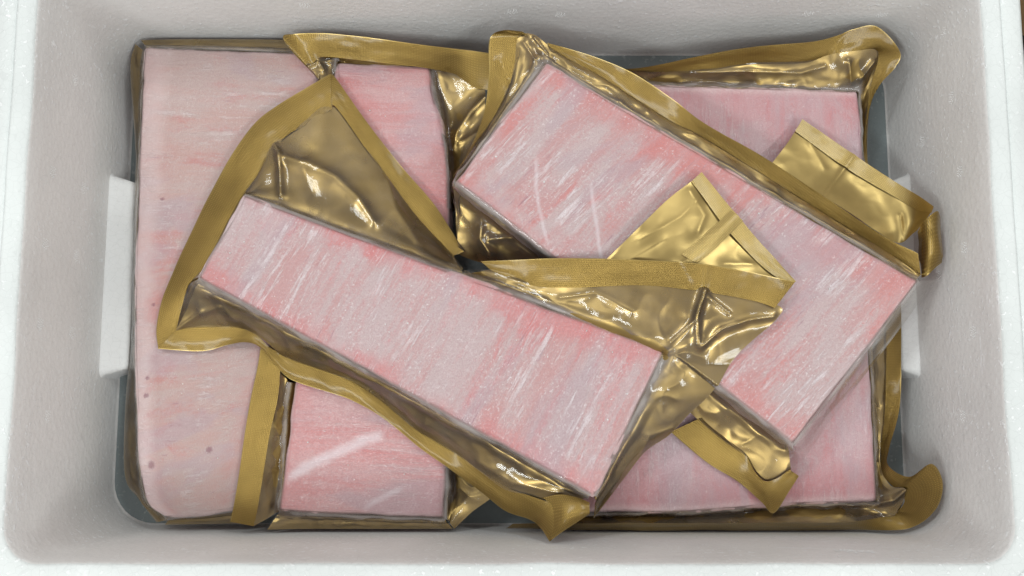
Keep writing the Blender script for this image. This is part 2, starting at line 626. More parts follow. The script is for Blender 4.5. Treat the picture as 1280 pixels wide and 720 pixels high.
# floor edge, fillet, wall, rounded rim edge, tongue, groove, outer rim, outside
for k in range(6):
    a = math.radians(90 * k / 5)
    loops.append(loop_at(-0.003 * (1 - math.sin(a)), 0.003 * (1 - math.cos(a)), 0.032))
for z in np.linspace(0.02, RIM_Z - 0.004, 10):
    loops.append(loop_at(DRAFT * z / RIM_Z, z, 0.032 - 0.012 * z / RIM_Z, 0.0008 if z > 0.1 else 0.0))
loops.append(loop_at(DRAFT + 0.0006, RIM_Z - 0.0015, 0.021, 0.0012))
loops.append(loop_at(DRAFT + 0.0022, RIM_Z, 0.022, 0.0012))
loops.append(loop_at(DRAFT + 0.011, RIM_Z + 0.0006, 0.026, 0.0006))
g = 0.0125
loops.append(loop_at(DRAFT + g, RIM_Z + 0.0004, 0.028, 0.0004))
loops.append(loop_at(DRAFT + g + 0.0006, RIM_Z - 0.0022, 0.028, 0.0003))
loops.append(loop_at(DRAFT + g + 0.0012, RIM_Z - 0.0010, 0.028, 0.0003))
loops.append(loop_at(DRAFT + g + 0.004, RIM_Z - 0.0008, 0.03))
loops.append(loop_at(DRAFT + 0.0245, RIM_Z - 0.0010, 0.034, 0.0008))
loops.append(loop_at(DRAFT + 0.0275, RIM_Z - 0.0035, 0.036, 0.0008))
loops.append(loop_at(DRAFT + 0.0280, RIM_Z - 0.03, 0.036))
loops.append(loop_at(DRAFT + 0.0230, OUT_BOTTOM + 0.004, 0.034))
loops.append(loop_at(DRAFT + 0.0190, OUT_BOTTOM, 0.032))
V, F = loft_loops(loops, False, True)
me = bpy.data.meshes.new("shell")
me.from_pydata(V, [], [f[::-1] for f in F])
shell = link_mesh("shell", me, M_FOAM, box)
me.materials.append(M_INNER)
nl = len(loops[0])
for pi_, poly_ in enumerate(me.polygons):
    if pi_ // nl < 16: poly_.material_index = 1

# the bottom inside the box
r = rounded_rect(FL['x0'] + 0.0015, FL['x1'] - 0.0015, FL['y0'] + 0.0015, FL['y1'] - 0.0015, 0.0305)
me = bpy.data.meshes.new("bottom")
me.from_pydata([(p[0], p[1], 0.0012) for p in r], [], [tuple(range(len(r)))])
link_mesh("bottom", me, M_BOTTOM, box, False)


def bevel_box(name, x0, x1, y0, y1, z0, z1, bev, mat, parent, seg=4, slope=0.0):
    bm = bmesh.new()
    bmesh.ops.create_cube(bm, size=1.0)
    for v in bm.verts:
        v.co = Vector((x0 if v.co.x < 0 else x1, y0 if v.co.y < 0 else y1, z0 if v.co.z < 0 else z1))
    bmesh.ops.bevel(bm, geom=bm.edges[:], offset=bev, segments=seg, affect='EDGES', profile=0.6)
    me = bpy.data.meshes.new(name)
    bm.to_mesh(me)
    bm.free()
    return link_mesh(name, me, mat, parent)


# ledges where the hand grips of the outside push into the box
yA, yB = P(150, 467, 0.030)[1], P(150, 221, 0.030)[1]


def grip_ledge(xw, sgn, ya, yb, zt, dep):
    """soft bulge of the wall: a sloping shoulder that dies into the foam all round"""
    nz_, ny_ = 40, 60
    G = np.zeros((nz_, ny_, 3))
    sm = lambda t_: t_ * t_ * (3 - 2 * t_)
    for j, z in enumerate(np.linspace(0.0, zt + 0.014, nz_)):
        pz = sm(min(1.0, max(0.0, (zt + 0.007 - z) / 0.007)))
        for i, y in enumerate(np.linspace(ya - 0.004, yb + 0.004, ny_)):
            py_ = sm(min(1.0, max(0.0, min(y - ya + 0.003, yb + 0.003 - y) / 0.008)))
            k = DRAFT * z / RIM_Z
            off = dep * pz * py_ + 0.0004 * mnoise.noise((y * 60, z * 60, xw)) - 0.0006
            G[j, i] = (xw + sgn * (off - k), y, z)
    return grid_mesh("grip_ledge", G, M_LEDGELIT, box)


grip_ledge(FL['x0'], 1, yA, yB, 0.026, 0.019)
grip_ledge(FL['x1'], -1, yA, yB, 0.028, 0.015)

# raised dots that the mould's air vents leave on the walls
def vent_mesh():
    V, F = [], []
    rnd = random.Random(3)
    for k in range(17):
        a = k * 2.4
        rr = 0.0042 * math.sqrt((k + 0.5) / 17)
        cx, cy = rr * math.cos(a), rr * math.sin(a)
        s = 0.00042 * rnd.uniform(0.7, 1.4)
        b = len(V)
        for i in range(6):
            V.append((cx + s * math.cos(i * math.pi / 3), cy + s * math.sin(i * math.pi / 3), 0.0))
        V.append((cx, cy, 0.00055))
        for i in range(6): F.append((b + i, b + (i + 1) % 6, b + 6))
    me = bpy.data.meshes.new("vent_mark")
    me.from_pydata(V, [], F)
    me.materials.append(M_FROST)
    return me


VM = vent_mesh()


def vent(side, py_or_px, z):
    o = bpy.data.objects.new("vent_mark", VM)
    col.objects.link(o)
    o.parent = box
    a, b, c, d = wall_lim(np.array(z))
    if side == 'l':
        p, rot = (float(a), P(60, py_or_px, z)[1], z), (0, math.pi / 2, 0)
    elif side == 'r':
        p, rot = (float(b), P(1220, py_or_px, z)[1], z), (0, -math.pi / 2, 0)
    else:
        p, rot = (P(py_or_px, 20, z)[0], float(d), z), (math.pi / 2, 0, 0)
    o.location = Vector(p) - box.location
    o.rotation_euler = rot


for y, z in ((215, .112), (305, .116), (405, .116), (235, .070), (320, .075), (415, .075), (100, .09), (520, .10)):
    vent('l', y, z)
for y, z in ((38, .095), (70, .052), (122, .10), (178, .055), (215, .105), (310, .105), (345, .068), (415, .11), (520, .09), (610, .05)):
    vent('r', y, z)
for x, z in ((1102, .07), (1010, .072), (640, .075), (700, .07), (380, .085)):
    vent('t', x, z)

# frost scraped onto the walls
def scuff(a, b, nrm, n, w, seed, spread):
    """crust of frost flecks along the line a-b on a wall with inward normal nrm"""
    rnd = random.Random(seed)
    a, b, nrm = Vector(a), Vector(b), Vector(nrm)
    d = (b - a).normalized()
    side = d.cross(nrm)
    V, F = [], []
    for k in range(n):
        p = a.lerp(b, rnd.random()) + side * rnd.gauss(0, spread)
        r1, r2, hh = w * rnd.uniform(0.5, 1.6), w * rnd.uniform(0.3, 0.8), w * rnd.uniform(0.15, 0.35)
        base = len(V)
        for q in range(7):
            an = q * 2 * math.pi / 7
            f = rnd.uniform(0.7, 1.2)
            V.append(p + d * (r1 * f * math.cos(an)) + side * (r2 * f * math.sin(an)) - nrm * 0.0002)
        V.append(p + nrm * hh)
        for q in range(7): F.append((base + q, base + (q + 1) % 7, base + 7))
    me_ = bpy.data.meshes.new("frost_scuff")
    me_.from_pydata([tuple(v) for v in V], [], F)
    return link_mesh("frost_scuff", me_, M_FROST, box)


def on_right(px, py):
    x = FL['x1']
    for _ in range(4):
        u, v = (px - 640.0) / FPX, (360.0 - py) / FPX
        lam = x / u
        z = CAM_Z - lam * (CT - v * ST)
        x = FL['x1'] + DRAFT * min(1, max(0, z / RIM_Z))
    return (x, lam * (v * CT + ST), z)


scuff(on_right(1187, 518), on_right(1254, 519), (-1, 0, 0), 70, 0.0011, 1, 0.0006)
scuff(on_right(1116, 112), on_right(1136, 94), (-1, 0, 0), 40, 0.0012, 2, 0.0010)
scuff(on_right(1168, 60), on_right(1182, 190), (-1, 0, 0), 46, 0.0010, 3, 0.0030)
scuff(on_right(1150, 130), on_right(1165, 230), (-1, 0, 0), 30, 0.0008, 4, 0.0040)
scuff((0.205, FL['y0'] - 0.0036, 0.10), (0.228, FL['y0'] - 0.0040, 0.108), (0, 1, 0), 46, 0.0013, 5, 0.0030)

# something beside the box: a sheet of cardboard and a dark gap
cb = bevel_box("cardboard_box", 0.345, 0.60, P(1276, 26, 0.0)[1], 0.62, OUT_BOTTOM + 0.0005, 0.06, 0.002, M_CARD, None, 2)
tag(cb, "brown cardboard box edge just outside the foam box at upper right", "cardboard box")


# ------------------------------------------------------------------ fish blocks
def fish_block(parent, corners, ztop, zbot, mat, seed, sides=None, nu=110, nv=56, r=0.0038, chip=()):
    """corners TL, TR, BR, BL in photograph pixels at the top face; the first edge is a long one"""
    sides = sides or {}
    zs = ztop if isinstance(ztop, (list, tuple)) else [ztop] * 4
    C = [P(c[0], c[1], z) for c, z in zip(corners, zs)]

    def side(i, a, b):
        pts = [C[a]] + [P(q[0], q[1], (zs[a] + zs[b]) / 2) for q in sides.get(i, [])] + [C[b]]
        fine = catmull(np.array(pts), np.linspace(0, len(pts) - 1, 300))
        L = np.concatenate(([0], np.cumsum(np.linalg.norm(np.diff(fine, axis=0), axis=1))))
        return lambda t: np.stack([np.interp(np.asarray(t) * L[-1], L, fine[:, k]) for k in range(3)], -1)

    top, right, bot, left = side(0, 0, 1), side(1, 1, 2), side(2, 3, 2), side(3, 0, 3)
    Lu = np.linalg.norm(C[1] - C[0])
    Lv = np.linalg.norm(C[3] - C[0])

    def params(n, L):
        e = np.array([0, .12, .3, .55, .8, 1.0]) * r * 1.1 / L
        return np.concatenate((e, np.linspace(e[-1] + 1.0 / n, 1 - e[-1] - 1.0 / n, n), 1 - e[::-1]))

    U, W = params(nu, Lu), params(nv, Lv)
    T, B, Lf, Rt = top(U), bot(U), left(W), right(W)
    u, w = U[None, :, None], W[:, None, None]
    G = (1 - w) * T[None] + w * B[None] + (1 - u) * Lf[:, None] + u * Rt[:, None] - (
        (1 - u) * (1 - w) * C[0] + u * (1 - w) * C[1] + u * w * C[2] + (1 - u) * w * C[3])
    nV, nU = G.shape[:2]
    cen = np.mean(C, 0)
    du = np.minimum(U, 1 - U) * Lu
    dv = np.minimum(W, 1 - W) * Lv
    for j in range(nV):
        for i in range(nU):
            x, y, z = G[j, i]
            for d in (du[i], dv[j]):
                if d < r: z -= (r - math.sqrt(max(0, r * r - (r - d) ** 2))) * 0.9
            e = min(du[i], dv[j])
            k = min(1, e / 0.004)
            z += -0.0011 * (1 - k) * abs(fbm(x * 70, y * 70, seed + 8, 3)) + k * (0.0022 * fbm(x * 16, y * 16, seed, 2) + 0.00035 * fbm(x * 130, y * 130, seed + 4, 2))
            if e < 0.004:
                q = 0.0010 * (1 - e / 0.004)
                x += q * fbm(x * 48, y * 48, seed + 1, 3)
                y += q * fbm(x * 48, y * 48, seed + 2, 3)
            if e < 0.03:
                q = 0.0016 * (1 - e / 0.03)
                x += q * fbm(x * 13, y * 13, seed + 21, 2)
                y += q * fbm(x * 13, y * 13, seed + 22, 2)
            for (cx, cy, rad, dep) in chip:
                c = P(cx, cy, ztop if not isinstance(ztop, (list, tuple)) else zs[0])
                dd = math.hypot(x - c[0], y - c[1]) / rad
                if dd < 1: z -= dep * (1 - dd)
            G[j, i] = (x, y, z)
    loop = [(0, i) for i in range(nU)] + [(j, nU - 1) for j in range(1, nV)] + [(nV - 1, i) for i in range(nU - 2, -1, -1)] + [(j, 0) for j in range(nV - 2, 0, -1)]
    V = G.reshape(-1, 3).tolist()
    idx = np.arange(nV * nU).reshape(nV, nU)
    F = np.stack((idx[:-1, :-1], idx[1:, :-1], idx[1:, 1:], idx[:-1, 1:]), -1).reshape(-1, 4).tolist()
    uvv = [((U[i]) * Lu, W[j] * Lv) for j in range(nV) for i in range(nU)]
    unit = [(U[i], W[j]) for j in range(nV) for i in range(nU)]
    prev = [int(idx[a]) for a in loop]
    n = len(prev)
    rows = 7
    for k in range(1, rows + 1):
        cur = []
        for a, (j, i) in enumerate(loop):
            p = G[j, i]
            z = p[2] + (zbot - p[2]) * k / rows
            off = 0.0012 * math.sin(math.pi * k / rows) + 0.0008 * fbm(p[0] * 60, p[1] * 60, z * 60 + seed, 2)
            dirv = np.array(p[:2]) - cen[:2]
            dirv /= np.linalg.norm(dirv)
            if k == rows: off = -0.002
            cur.append(len(V))
            V.append([p[0] + dirv[0] * off, p[1] + dirv[1] * off, z])
            dz = (p[2] - z)
            uvv.append((uvv[prev[a]][0], uvv[prev[a]][1] + dz / k * 0.9))
            unit.append(unit[int(idx[j, i])])
        for a in range(n):
            b = (a + 1) % n
            F.append([prev[a], prev[b], cur[b], cur[a]])
        prev = cur
    F.append(prev[::-1])
    me = bpy.data.meshes.new("fish_block")
    me.from_pydata(V, [], F)
    li = np.zeros(len(me.loops), int)
    me.loops.foreach_get("vertex_index", li)
    for nm, arr in (("UVMap", uvv), ("unit", unit)):
        lay = me.uv_layers.new(name=nm)
        lay.data.foreach_set("uv", np.array(arr)[li].ravel())
    bm = bmesh.new()
    bm.from_mesh(me)
    bmesh.ops.recalc_face_normals(bm, faces=bm.faces)
    bm.to_mesh(me)
    bm.free()
    o = link_mesh("fish_block", me, mat, parent)
    BLOCK_TOPS.append((np.array([G[j, i][:2] for j, i in loop[::6]]), max(zs)))
    return o


# ------------------------------------------------------------------ film round a block
def skirt(parent, st, zt, zb, rest=(), ridges=(), gold=True, clear=True, wr=0.0009, crease=0.0008, drop=0.010,
          nu=220, nv=38, lift=0.0012, cup=0.0015, centre=None, goldmat=None, tight=True):
    """st: stations (T px, S px+z, I px+z) from the block's top edge over its side to the seal"""
    T = np.array([P(a[0], a[1], zt) for a, s, i in st])
    S = np.array([P(*s) for a, s, i in st])
    I = np.array([P(*i) for a, s, i in st])
    c = P(*centre, zt) if centre else T.mean(0)
    tg = np.gradient(T, axis=0)
    inw = np.stack((-tg[:, 1], tg[:, 0], np.zeros(len(T))), 1)
    inw /= np.linalg.norm(inw, axis=1, keepdims=True) + 1e-9
    inw *= np.sign(((c[None] - T) * inw).sum(1))[:, None]
    dz = lambda h: np.array((0, 0, h))
    hgt = zt - zb
    S = S.copy()
    S[:, :2] = T[:, :2] + (S[:, :2] - T[:, :2]) * 0.75
    S[:, 2] = np.maximum(S[:, 2], zt - 0.45 * hgt)
    if gold:
        under = T + inw * 0.004
        low = T * 0.5 + S * 0.5 - inw * 0.0004
        low[:, 2] = np.minimum(S[:, 2], I[:, 2] + 0.5 * np.maximum(0, S[:, 2] - I[:, 2])) - 0.002
        if tight: low[:, 2] = S[:, 2] - 0.0022
        S2 = S.copy()
        under[:, 2] = low[:, 2] - 0.006
        S2 = low * 0.72 + I * 0.28
        M = low * 0.36 + I * 0.64
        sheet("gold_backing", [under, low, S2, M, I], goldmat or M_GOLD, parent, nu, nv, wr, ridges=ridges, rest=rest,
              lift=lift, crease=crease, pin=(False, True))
    if clear:
        top = T + inw * 0.0022 + dz(0.0002)
        edge = T - inw * 0.0008 + dz(-0.0034)
        M = S * 0.45 + I * 0.55
        M[:, 2] = I[:, 2] + 0.48 * (S[:, 2] - I[:, 2]) + cup * 0.8
        sheet("clear_film", [top, edge, S, M, I + dz(0.0006)], M_CLEAR, parent, nu, nv + 6, wr * 0.7, ridges=ridges, rest=rest,
              lift=lift + 0.0009, crease=crease * 0.8, thick=0.0)


def band(parent, pairs, rest=(), lift=0.0022, mat=None, nu=200, nv=10, wr=0.0008, bow=0.0002, name="seal_band", ridges=()):
    """pairs: (inner px+z, outer px+z) stations along a heat seal"""
    I = np.array([P(*a) for a, b in pairs])
    O = np.array([P(*b) for a, b in pairs])
    I = I + (I - O) * 0.14
    M = (I + O) / 2 + np.array((0, 0, bow))
    up = np.array((0, 0, 0.0008))
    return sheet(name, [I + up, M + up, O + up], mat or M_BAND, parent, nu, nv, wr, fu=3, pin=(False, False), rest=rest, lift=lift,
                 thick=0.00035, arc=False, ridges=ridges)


def pack(label, at):
    return empty("vacuum_pack", P(*at), label, "vacuum pack", "packs of frozen fish")


PINK = (0.53, 0.305, 0.30)
RED = (0.58, 0.215, 0.205)
FROST = (0.53, 0.445, 0.45)
ZL, ZU = 0.046, 0.094

# ---- pack A: large block along the left wall
A = pack("tall pale pink frozen fish block standing along the left wall of the foam box", (290, 350, 0.0))
mA = mat_fish("frozen_fish_left", 1.0, (0.51, 0.335, 0.305), (0.52, 0.235, 0.215), (0.485, 0.40, 0.385), 0.8, edge_white=0.55, redlong=0.45, flake=0.5, spots=[(.875, .12, .045, 4), (.735, .09, .028, 4), (.70, .10, .022, 4), (.55, .14, .02, 4), (.86, .62, .04, 4), (.33, .16, .02, 4)])
fish_block(A, [(180, 57), (206, 649), (300, 636), (404, 66)], ZL, 0.004, mA, 1.0,
           sides={0: [(176, 101), (171, 215), (166, 380), (169, 513), (178, 618)], 1: [(250, 646)]})
skirt(A, [((206, 649), (203, 653, .036), (196, 653, .030)), ((179, 620), (174, 622, .034), (172, 622, .024)),
          ((173, 575), (168, 580, .038), (156, 592, .022)), ((170, 513), (167, 513, .038), (157, 505, .022)),
          ((167, 420), (166, 420, .040), (164, 420, .024)), ((169, 280), (168, 280, .040), (167, 280, .026)),
          ((172, 200), (171, 200, .040), (170, 200, .028)), ((176, 101), (172, 100, .036), (163, 88, .030)),
          ((179, 62), (176, 58, .038), (169, 55, .034))], ZL, 0.004, centre=(290, 350), crease=0.0005)
skirt(A, [((180, 57), (178, 54, .040), (176, 50, .036)), ((230, 59), (230, 54, .040), (230, 49, .036)),
          ((300, 61), (300, 56, .040), (300, 49, .036)), ((363, 64), (363, 58, .040), (363, 50, .036)),
          ((404, 66), (404, 60, .040), (404, 52, .036))], ZL, 0.004, centre=(290, 350), crease=0.0003)
skirt(A, [((206, 649), (206, 653, .036), (206, 656, .032)), ((250, 644), (250, 649, .036), (252, 655, .03)), ((300, 637), (300, 644, .036), (302, 654, .03))],
      ZL, 0.004, centre=(290, 350), crease=0.0003)

# ---- pack B: block tapering upwards, beside A
B = pack("rose frozen fish block tapering upward beside the left block, white vein at its lower end", (470, 360, 0.0))
mB = mat_fish("frozen_fish_middle", 2.0, (0.58, 0.275, 0.275), (0.58, 0.205, 0.205), (0.60, 0.44, 0.445), 0.65,
              line=[(0.935, 0.02, 0.785, 0.60, 0.12, 0.020, 0.60), (0.985, 0.50, 0.93, 0.75, 0.1, 0.012, 0.4)], redlong=0.25, flake=0.45)
fish_block(B, [(420, 75), (347, 640), (556, 649), (537, 82)], ZL + 0.001, 0.004, mB, 2.0,
           sides={2: [(542, 118), (555, 158), (561, 230), (562, 400), (559, 560)]})
# left seal of B, lying over the edge of A
skirt(B, [((362, 478), (355, 476, .044), (348, 462, .050)), ((358, 505), (352, 505, .043), (343, 500, .050)),
          ((356, 540), (349, 540, .042), (334, 540, .050)), ((352, 590), (345, 590, .040), (326, 590, .050)),
          ((349, 622), (342, 625, .040), (319, 633, .049)), ((347, 639), (341, 646, .040), (318, 657, .046))],
      ZL + .001, 0.004, centre=(470, 360), rest=(0,), drop=0.004)
band(B, [((348, 440, .050), (326, 436, .050)), ((347, 464, .050), (322, 460, .050)), ((343, 500, .050), (314, 497, .050)),
         ((334, 540, .050), (307, 537, .050)), ((326, 590, .050), (300, 587, .050)), ((319, 633, .049), (293, 629, .050)),
         ((314, 657, .046), (288, 652, .048))], rest=(0,))
# lower end of B
skirt(B, [((347, 640), (342, 648, .040), (334, 662, .040)), ((380, 642), (380, 649, .040), (380, 661, .036)),
          ((440, 645), (440, 651, .040), (440, 661, .036)), ((500, 648), (500, 653, .040), (500, 661, .036)),
          ((556, 650), (558, 655, .040), (566, 661, .036))], ZL + .001, 0.004, centre=(470, 360), drop=0.006)
# right lower corner of B: a stiff gold fold standing in the gap
skirt(B, [((556, 650), (560, 654, .036), (568, 661, .034)), ((558, 620), (567, 622, .030), (590, 640, .036)),
          ((559, 590), (570, 590, .024), (618, 618, .040)), ((560, 560), (572, 560, .020), (630, 590, .038))],
      ZL + .001, 0.004, centre=(470, 360), crease=0.001)
# top seal of B, pressed against the far wall
skirt(B, [((421, 100), (417, 100, .040), (398, 99, .047)), ((420, 85), (412, 84, .044), (392, 90, .048)),
          ((420, 75), (412, 70, .046), (384, 80, .050)), ((428, 75), (424, 69, .048), (404, 68, .052)),
          ((450, 76), (449, 72, .050), (445, 72, .052)), ((480, 78), (480, 75, .050), (480, 75, .052)),
          ((510, 80), (512, 78, .048), (515, 79, .050)), ((537, 82), (545, 84, .044), (562, 88, .046)),
          ((541, 112), (551, 112, .036), (592, 106, .042)), ((550, 145), (560, 145, .030), (606, 112, .042)),
          ((557, 180), (566, 182, .026), (604, 150, .040)), ((560, 215), (568, 218, .024), (590, 190, .040)),
          ((561, 260), (568, 262, .022), (576, 250, .036))], ZL + .001, 0.004, centre=(470, 360), rest=(0,),
      ridges=[([(566, 188), (572, 165), (590, 140), (606, 124)], .006, 7), ([(575, 180), (600, 165)], .004, 6), ([(385, 84), (398, 78), (405, 88)], .003, 4)], crease=0.0006)
band(B, [((398, 99, .048), (396, 97, .049)), ((388, 88, .049), (370, 70, .052)), ((381, 79, .050), (354, 47, .056)), ((390, 74, .052), (369, 43, .060)),
         ((404, 68, .052), (404, 42, .060)), ((440, 71, .052), (440, 45, .060)), ((473, 75, .052), (473, 49, .060)),
         ((526, 81, .050), (526, 56, .060)), ((566, 89, .046), (566, 61, .058)), ((592, 104, .044), (592, 64, .056)), ((612, 108, .044), (612, 67, .055))], rest=(0,))

# ---- pack C: wide block in the lower right
C = pack("wide pink frozen fish block lying flat in the right half, under the diagonal packs", (890, 370, 0.0))
mC = mat_fish("frozen_fish_right", 3.0, (0.53, 0.30, 0.315), (0.54, 0.23, 0.245), (0.52, 0.41, 0.43), 0.8, redlong=0.5, flake=0.4)
fish_block(C, [(690, 100), (1074, 112), (1097, 628), (690, 643)], ZL + 0.001, 0.004, mC, 3.0, sides={1: [(1082, 200), (1090, 451)], 2: [(864, 641), (974, 633)]})
skirt(C, [((700, 101), (700, 96, .040), (745, 84, .046)), ((800, 104), (800, 98, .040), (815, 90, .046)), ((870, 106), (870, 100, .042), (880, 87, .048)),
          ((940, 108), (940, 102, .042), (942, 79, .050)), ((1000, 110), (1000, 103, .044), (1005, 76, .052)),
          ((1040, 111), (1040, 103, .045), (1034, 68, .055)), ((1062, 112), (1060, 100, .046), (1050, 63, .058)),
          ((1072, 112), (1074, 98, .046), (1075, 60, .058)), ((1075, 116), (1082, 104, .042), (1097, 64, .055)),
          ((1075, 125), (1082, 118, .036), (1096, 82, .048)), ((1077, 145), (1081, 142, .030), (1088, 122, .040)),
          ((1080, 190), (1083, 190, .026), (1084, 190, .030)), ((1083, 240), (1086, 240, .026), (1092, 240, .026))],
      ZL + .001, 0.004, centre=(890, 370), rest=(), ridges=[([(870, 92), (930, 90), (1000, 92), (1030, 84)], .003, 5), ([(1060, 80), (1062, 104)], .005, 5), ([(1075, 100), (1092, 78)], .004, 4)])
band(C, [((745, 88, .040), (740, 84, .042)), ((815, 92, .044), (795, 86, .048)), ((880, 87, .048), (880, 69, .056)), ((942, 79, .050), (942, 59, .060)), ((1005, 76, .052), (1012, 53, .062)),
         ((1034, 67, .056), (1046, 45, .064)), ((1050, 63, .059), (1067, 37, .066)), ((1075, 60, .060), (1096, 34, .066)),
         ((1098, 63, .056), (1124, 64, .060)), ((1096, 84, .048), (1119, 84, .054)), ((1087, 122, .040), (1098, 108, .046)), ((1081, 170, .034), (1084, 140, .038)),
         ((1080, 200, .030), (1082, 170, .034))])
skirt(C, [((1087, 380), (1094, 380, .036), (1108, 380, .030)), ((1090, 440), (1097, 440, .036), (1108, 440, .032)), ((1093, 510), (1099, 510, .036), (1106, 510, .034)),
          ((1095, 570), (1100, 571, .038), (1101, 575, .040)), ((1097, 605), (1101, 606, .040), (1112, 606, .046)),
          ((1097, 624), (1104, 625, .040), (1130, 612, .050)), ((1095, 629), (1097, 636, .040), (1118, 644, .042)), ((1060, 630), (1060, 637, .038), (1065, 653, .046)),
          ((974, 633), (974, 640, .038), (980, 654, .046)), ((864, 641), (864, 647, .038), (870, 655, .046)), ((740, 643), (740, 648, .036), (740, 655, .044)), ((690, 643), (690, 648, .036), (680, 655, .040))],
      ZL + .001, 0.004, centre=(890, 370), ridges=[([(1098, 628), (1115, 625), (1130, 612)], .005, 5)])
band(C, [((1108, 380, .030), (1126, 380, .030)), ((1108, 440, .032), (1126, 440, .034)), ((1106, 510, .034), (1124, 510, .040)), ((1101, 560, .038), (1111, 560, .046)), ((1104, 590, .044), (1110, 582, .050)),
         ((1118, 606, .048), (1136, 596, .060)), ((1130, 612, .050), (1164, 580, .072)), ((1136, 624, .050), (1178, 605, .070)), ((1128, 638, .046), (1168, 638, .062)),
         ((1115, 646, .042), (1132, 661, .048)), ((1060, 653, .046), (1060, 662, .034)), ((974, 654, .046), (974, 663, .033)), ((864, 655, .046), (864, 663, .033)), ((740, 655, .044), (740, 662, .033)), ((640, 655, .040), (632, 660, .033))])

# ---- pack D: diagonal block, upper right
D = pack("frost streaked pink fish pack lying diagonally at upper right, gold end curled by the wall", (830, 300, 0.05))
mD = mat_fish("frozen_fish_diagonal_upper", 4.0, PINK, RED, FROST, 1.0, line=[(0.12, 0.55, 0.21, 0.98, 0.35, 0.010, 0.42), (0.26, 0.50, 0.42, 0.97, 0.12, 0.010, 0.42)], turn=-0.12, flake=1.15)
fish_block(D, [(682, 77), (1151, 350), (993, 556), (567, 226)], ZU, 0.0505, mD, 4.0)
skirt(D, [((567, 226), (566, 242, .066), (572, 300, .052)), ((568, 222), (567, 222, .074), (578, 215, .062)), ((580, 208), (577, 206, .080), (585, 196, .068)), ((610, 169), (606, 167, .082), (611, 156, .074)),
          ((640, 131), (634, 127, .084), (629, 121, .078)), ((665, 98), (656, 94, .087), (642, 82, .082)), ((678, 81), (667, 70, .090), (648, 47, .086)),
          ((682, 77), (681, 63, .090), (666, 43, .087)), ((690, 82), (693, 72, .089), (690, 60, .086)), ((720, 100), (724, 92, .088), (722, 80, .084)),
          ((760, 123), (764, 116, .088), (757, 99, .083)), ((800, 147), (804, 140, .088), (800, 127, .082)), ((840, 170), (844, 164, .088), (838, 151, .082)),
          ((880, 193), (884, 188, .088), (880, 172, .082)), ((960, 240), (964, 235, .088), (955, 219, .082)), ((1040, 286), (1044, 281, .088), (1035, 269, .082)),
          ((1110, 327), (1114, 322, .088), (1107, 313, .082)), ((1148, 349), (1152, 346, .088), (1151, 343, .084))],
      ZU, 0.0505, centre=(830, 300), rest=(1, 2), drop=0.006, nu=340, ridges=[([(655, 55), (668, 75)], .003, 4), ([(668, 48), (684, 68)], .003, 3)])
band(D, [((572, 214, .060), (566, 222, .056)), ((590, 186, .070), (580, 200, .062)), ((611, 156, .074), (594, 172, .068)), ((629, 121, .078), (606, 136, .072)), ((641, 84, .082), (611, 92, .078)),
         ((648, 50, .085), (612, 50, .082)), ((652, 44, .087), (628, 39, .088)), ((660, 45, .088), (652, 40, .090))], rest=(1,), ridges=[([(625, 75), (634, 92), (640, 108)], .0015, 3)])
band(D, [((688, 64, .086), (684, 54, .086)), ((722, 79, .084), (709, 61, .087)), ((757, 98, .083), (750, 74, .088)), ((800, 127, .082), (793, 93, .088)), ((838, 151, .082), (840, 124, .088)),
         ((880, 172, .082), (880, 154, .089)), ((955, 219, .082), (953, 196, .089)), ((1035, 269, .082), (1030, 246, .089)), ((1107, 313, .082), (1105, 296, .089)), ((1150, 341, .084), (1147, 317, .089))], rest=(1, 2))
# low long side of D, shaded, with a crumpled lobe of gold in the gap
skirt(D, [((567, 226), (568, 250, .064), (573, 318, .050)), ((575, 233), (581, 262, .060), (590, 325, .050)), ((600, 252), (606, 276, .060), (622, 335, .050)),
          ((640, 283), (640, 300, .062), (655, 345, .050)), ((690, 322), (686, 336, .064), (695, 375, .050)), ((760, 376), (752, 390, .064), (765, 430, .050)),
          ((830, 431), (822, 442, .064), (835, 490, .050)), ((890, 477), (882, 490, .064), (872, 524, .052)), ((940, 516), (932, 528, .064), (905, 552, .052)),
          ((975, 543), (968, 556, .064), (934, 574, .054)), ((991, 556), (986, 570, .064), (955, 600, .056)), ((994, 557), (998, 568, .066), (990, 598, .060))],
      ZU, 0.0505, centre=(830, 300), rest=(1, 2), drop=0.004, nu=300, tight=False, ridges=[([(602, 285), (600, 300), (612, 318)], .010, 9), ([(612, 300), (640, 298)], .006, 6)], crease=0.0006)
band(D, [((872, 524, .052), (838, 540, .050)), ((905, 552, .052), (882, 577, .050)), ((930, 572, .054), (922, 602, .050)), ((944, 594, .056), (951, 627, .052)),
         ((957, 606, .058), (967, 641, .054)), ((972, 600, .062), (986, 614, .064)), ((988, 588, .066), (998, 595, .070))], rest=(2,))
# right end of D, film tight over the cut end
skirt(D, [((993, 556), (999, 563, .082), (1003, 576, .060)), ((1030, 508), (1037, 514, .082), (1042, 520, .064)), ((1080, 443), (1087, 448, .082), (1092, 454, .066)),
          ((1120, 391), (1127, 396, .082), (1132, 401, .068)), ((1148, 354), (1154, 358, .084), (1160, 362, .074)), ((1151, 350), (1158, 350, .086), (1172, 350, .080))],
      ZU, 0.0505, centre=(830, 300), rest=(2,), drop=0.003, crease=0.0002, gold=False)
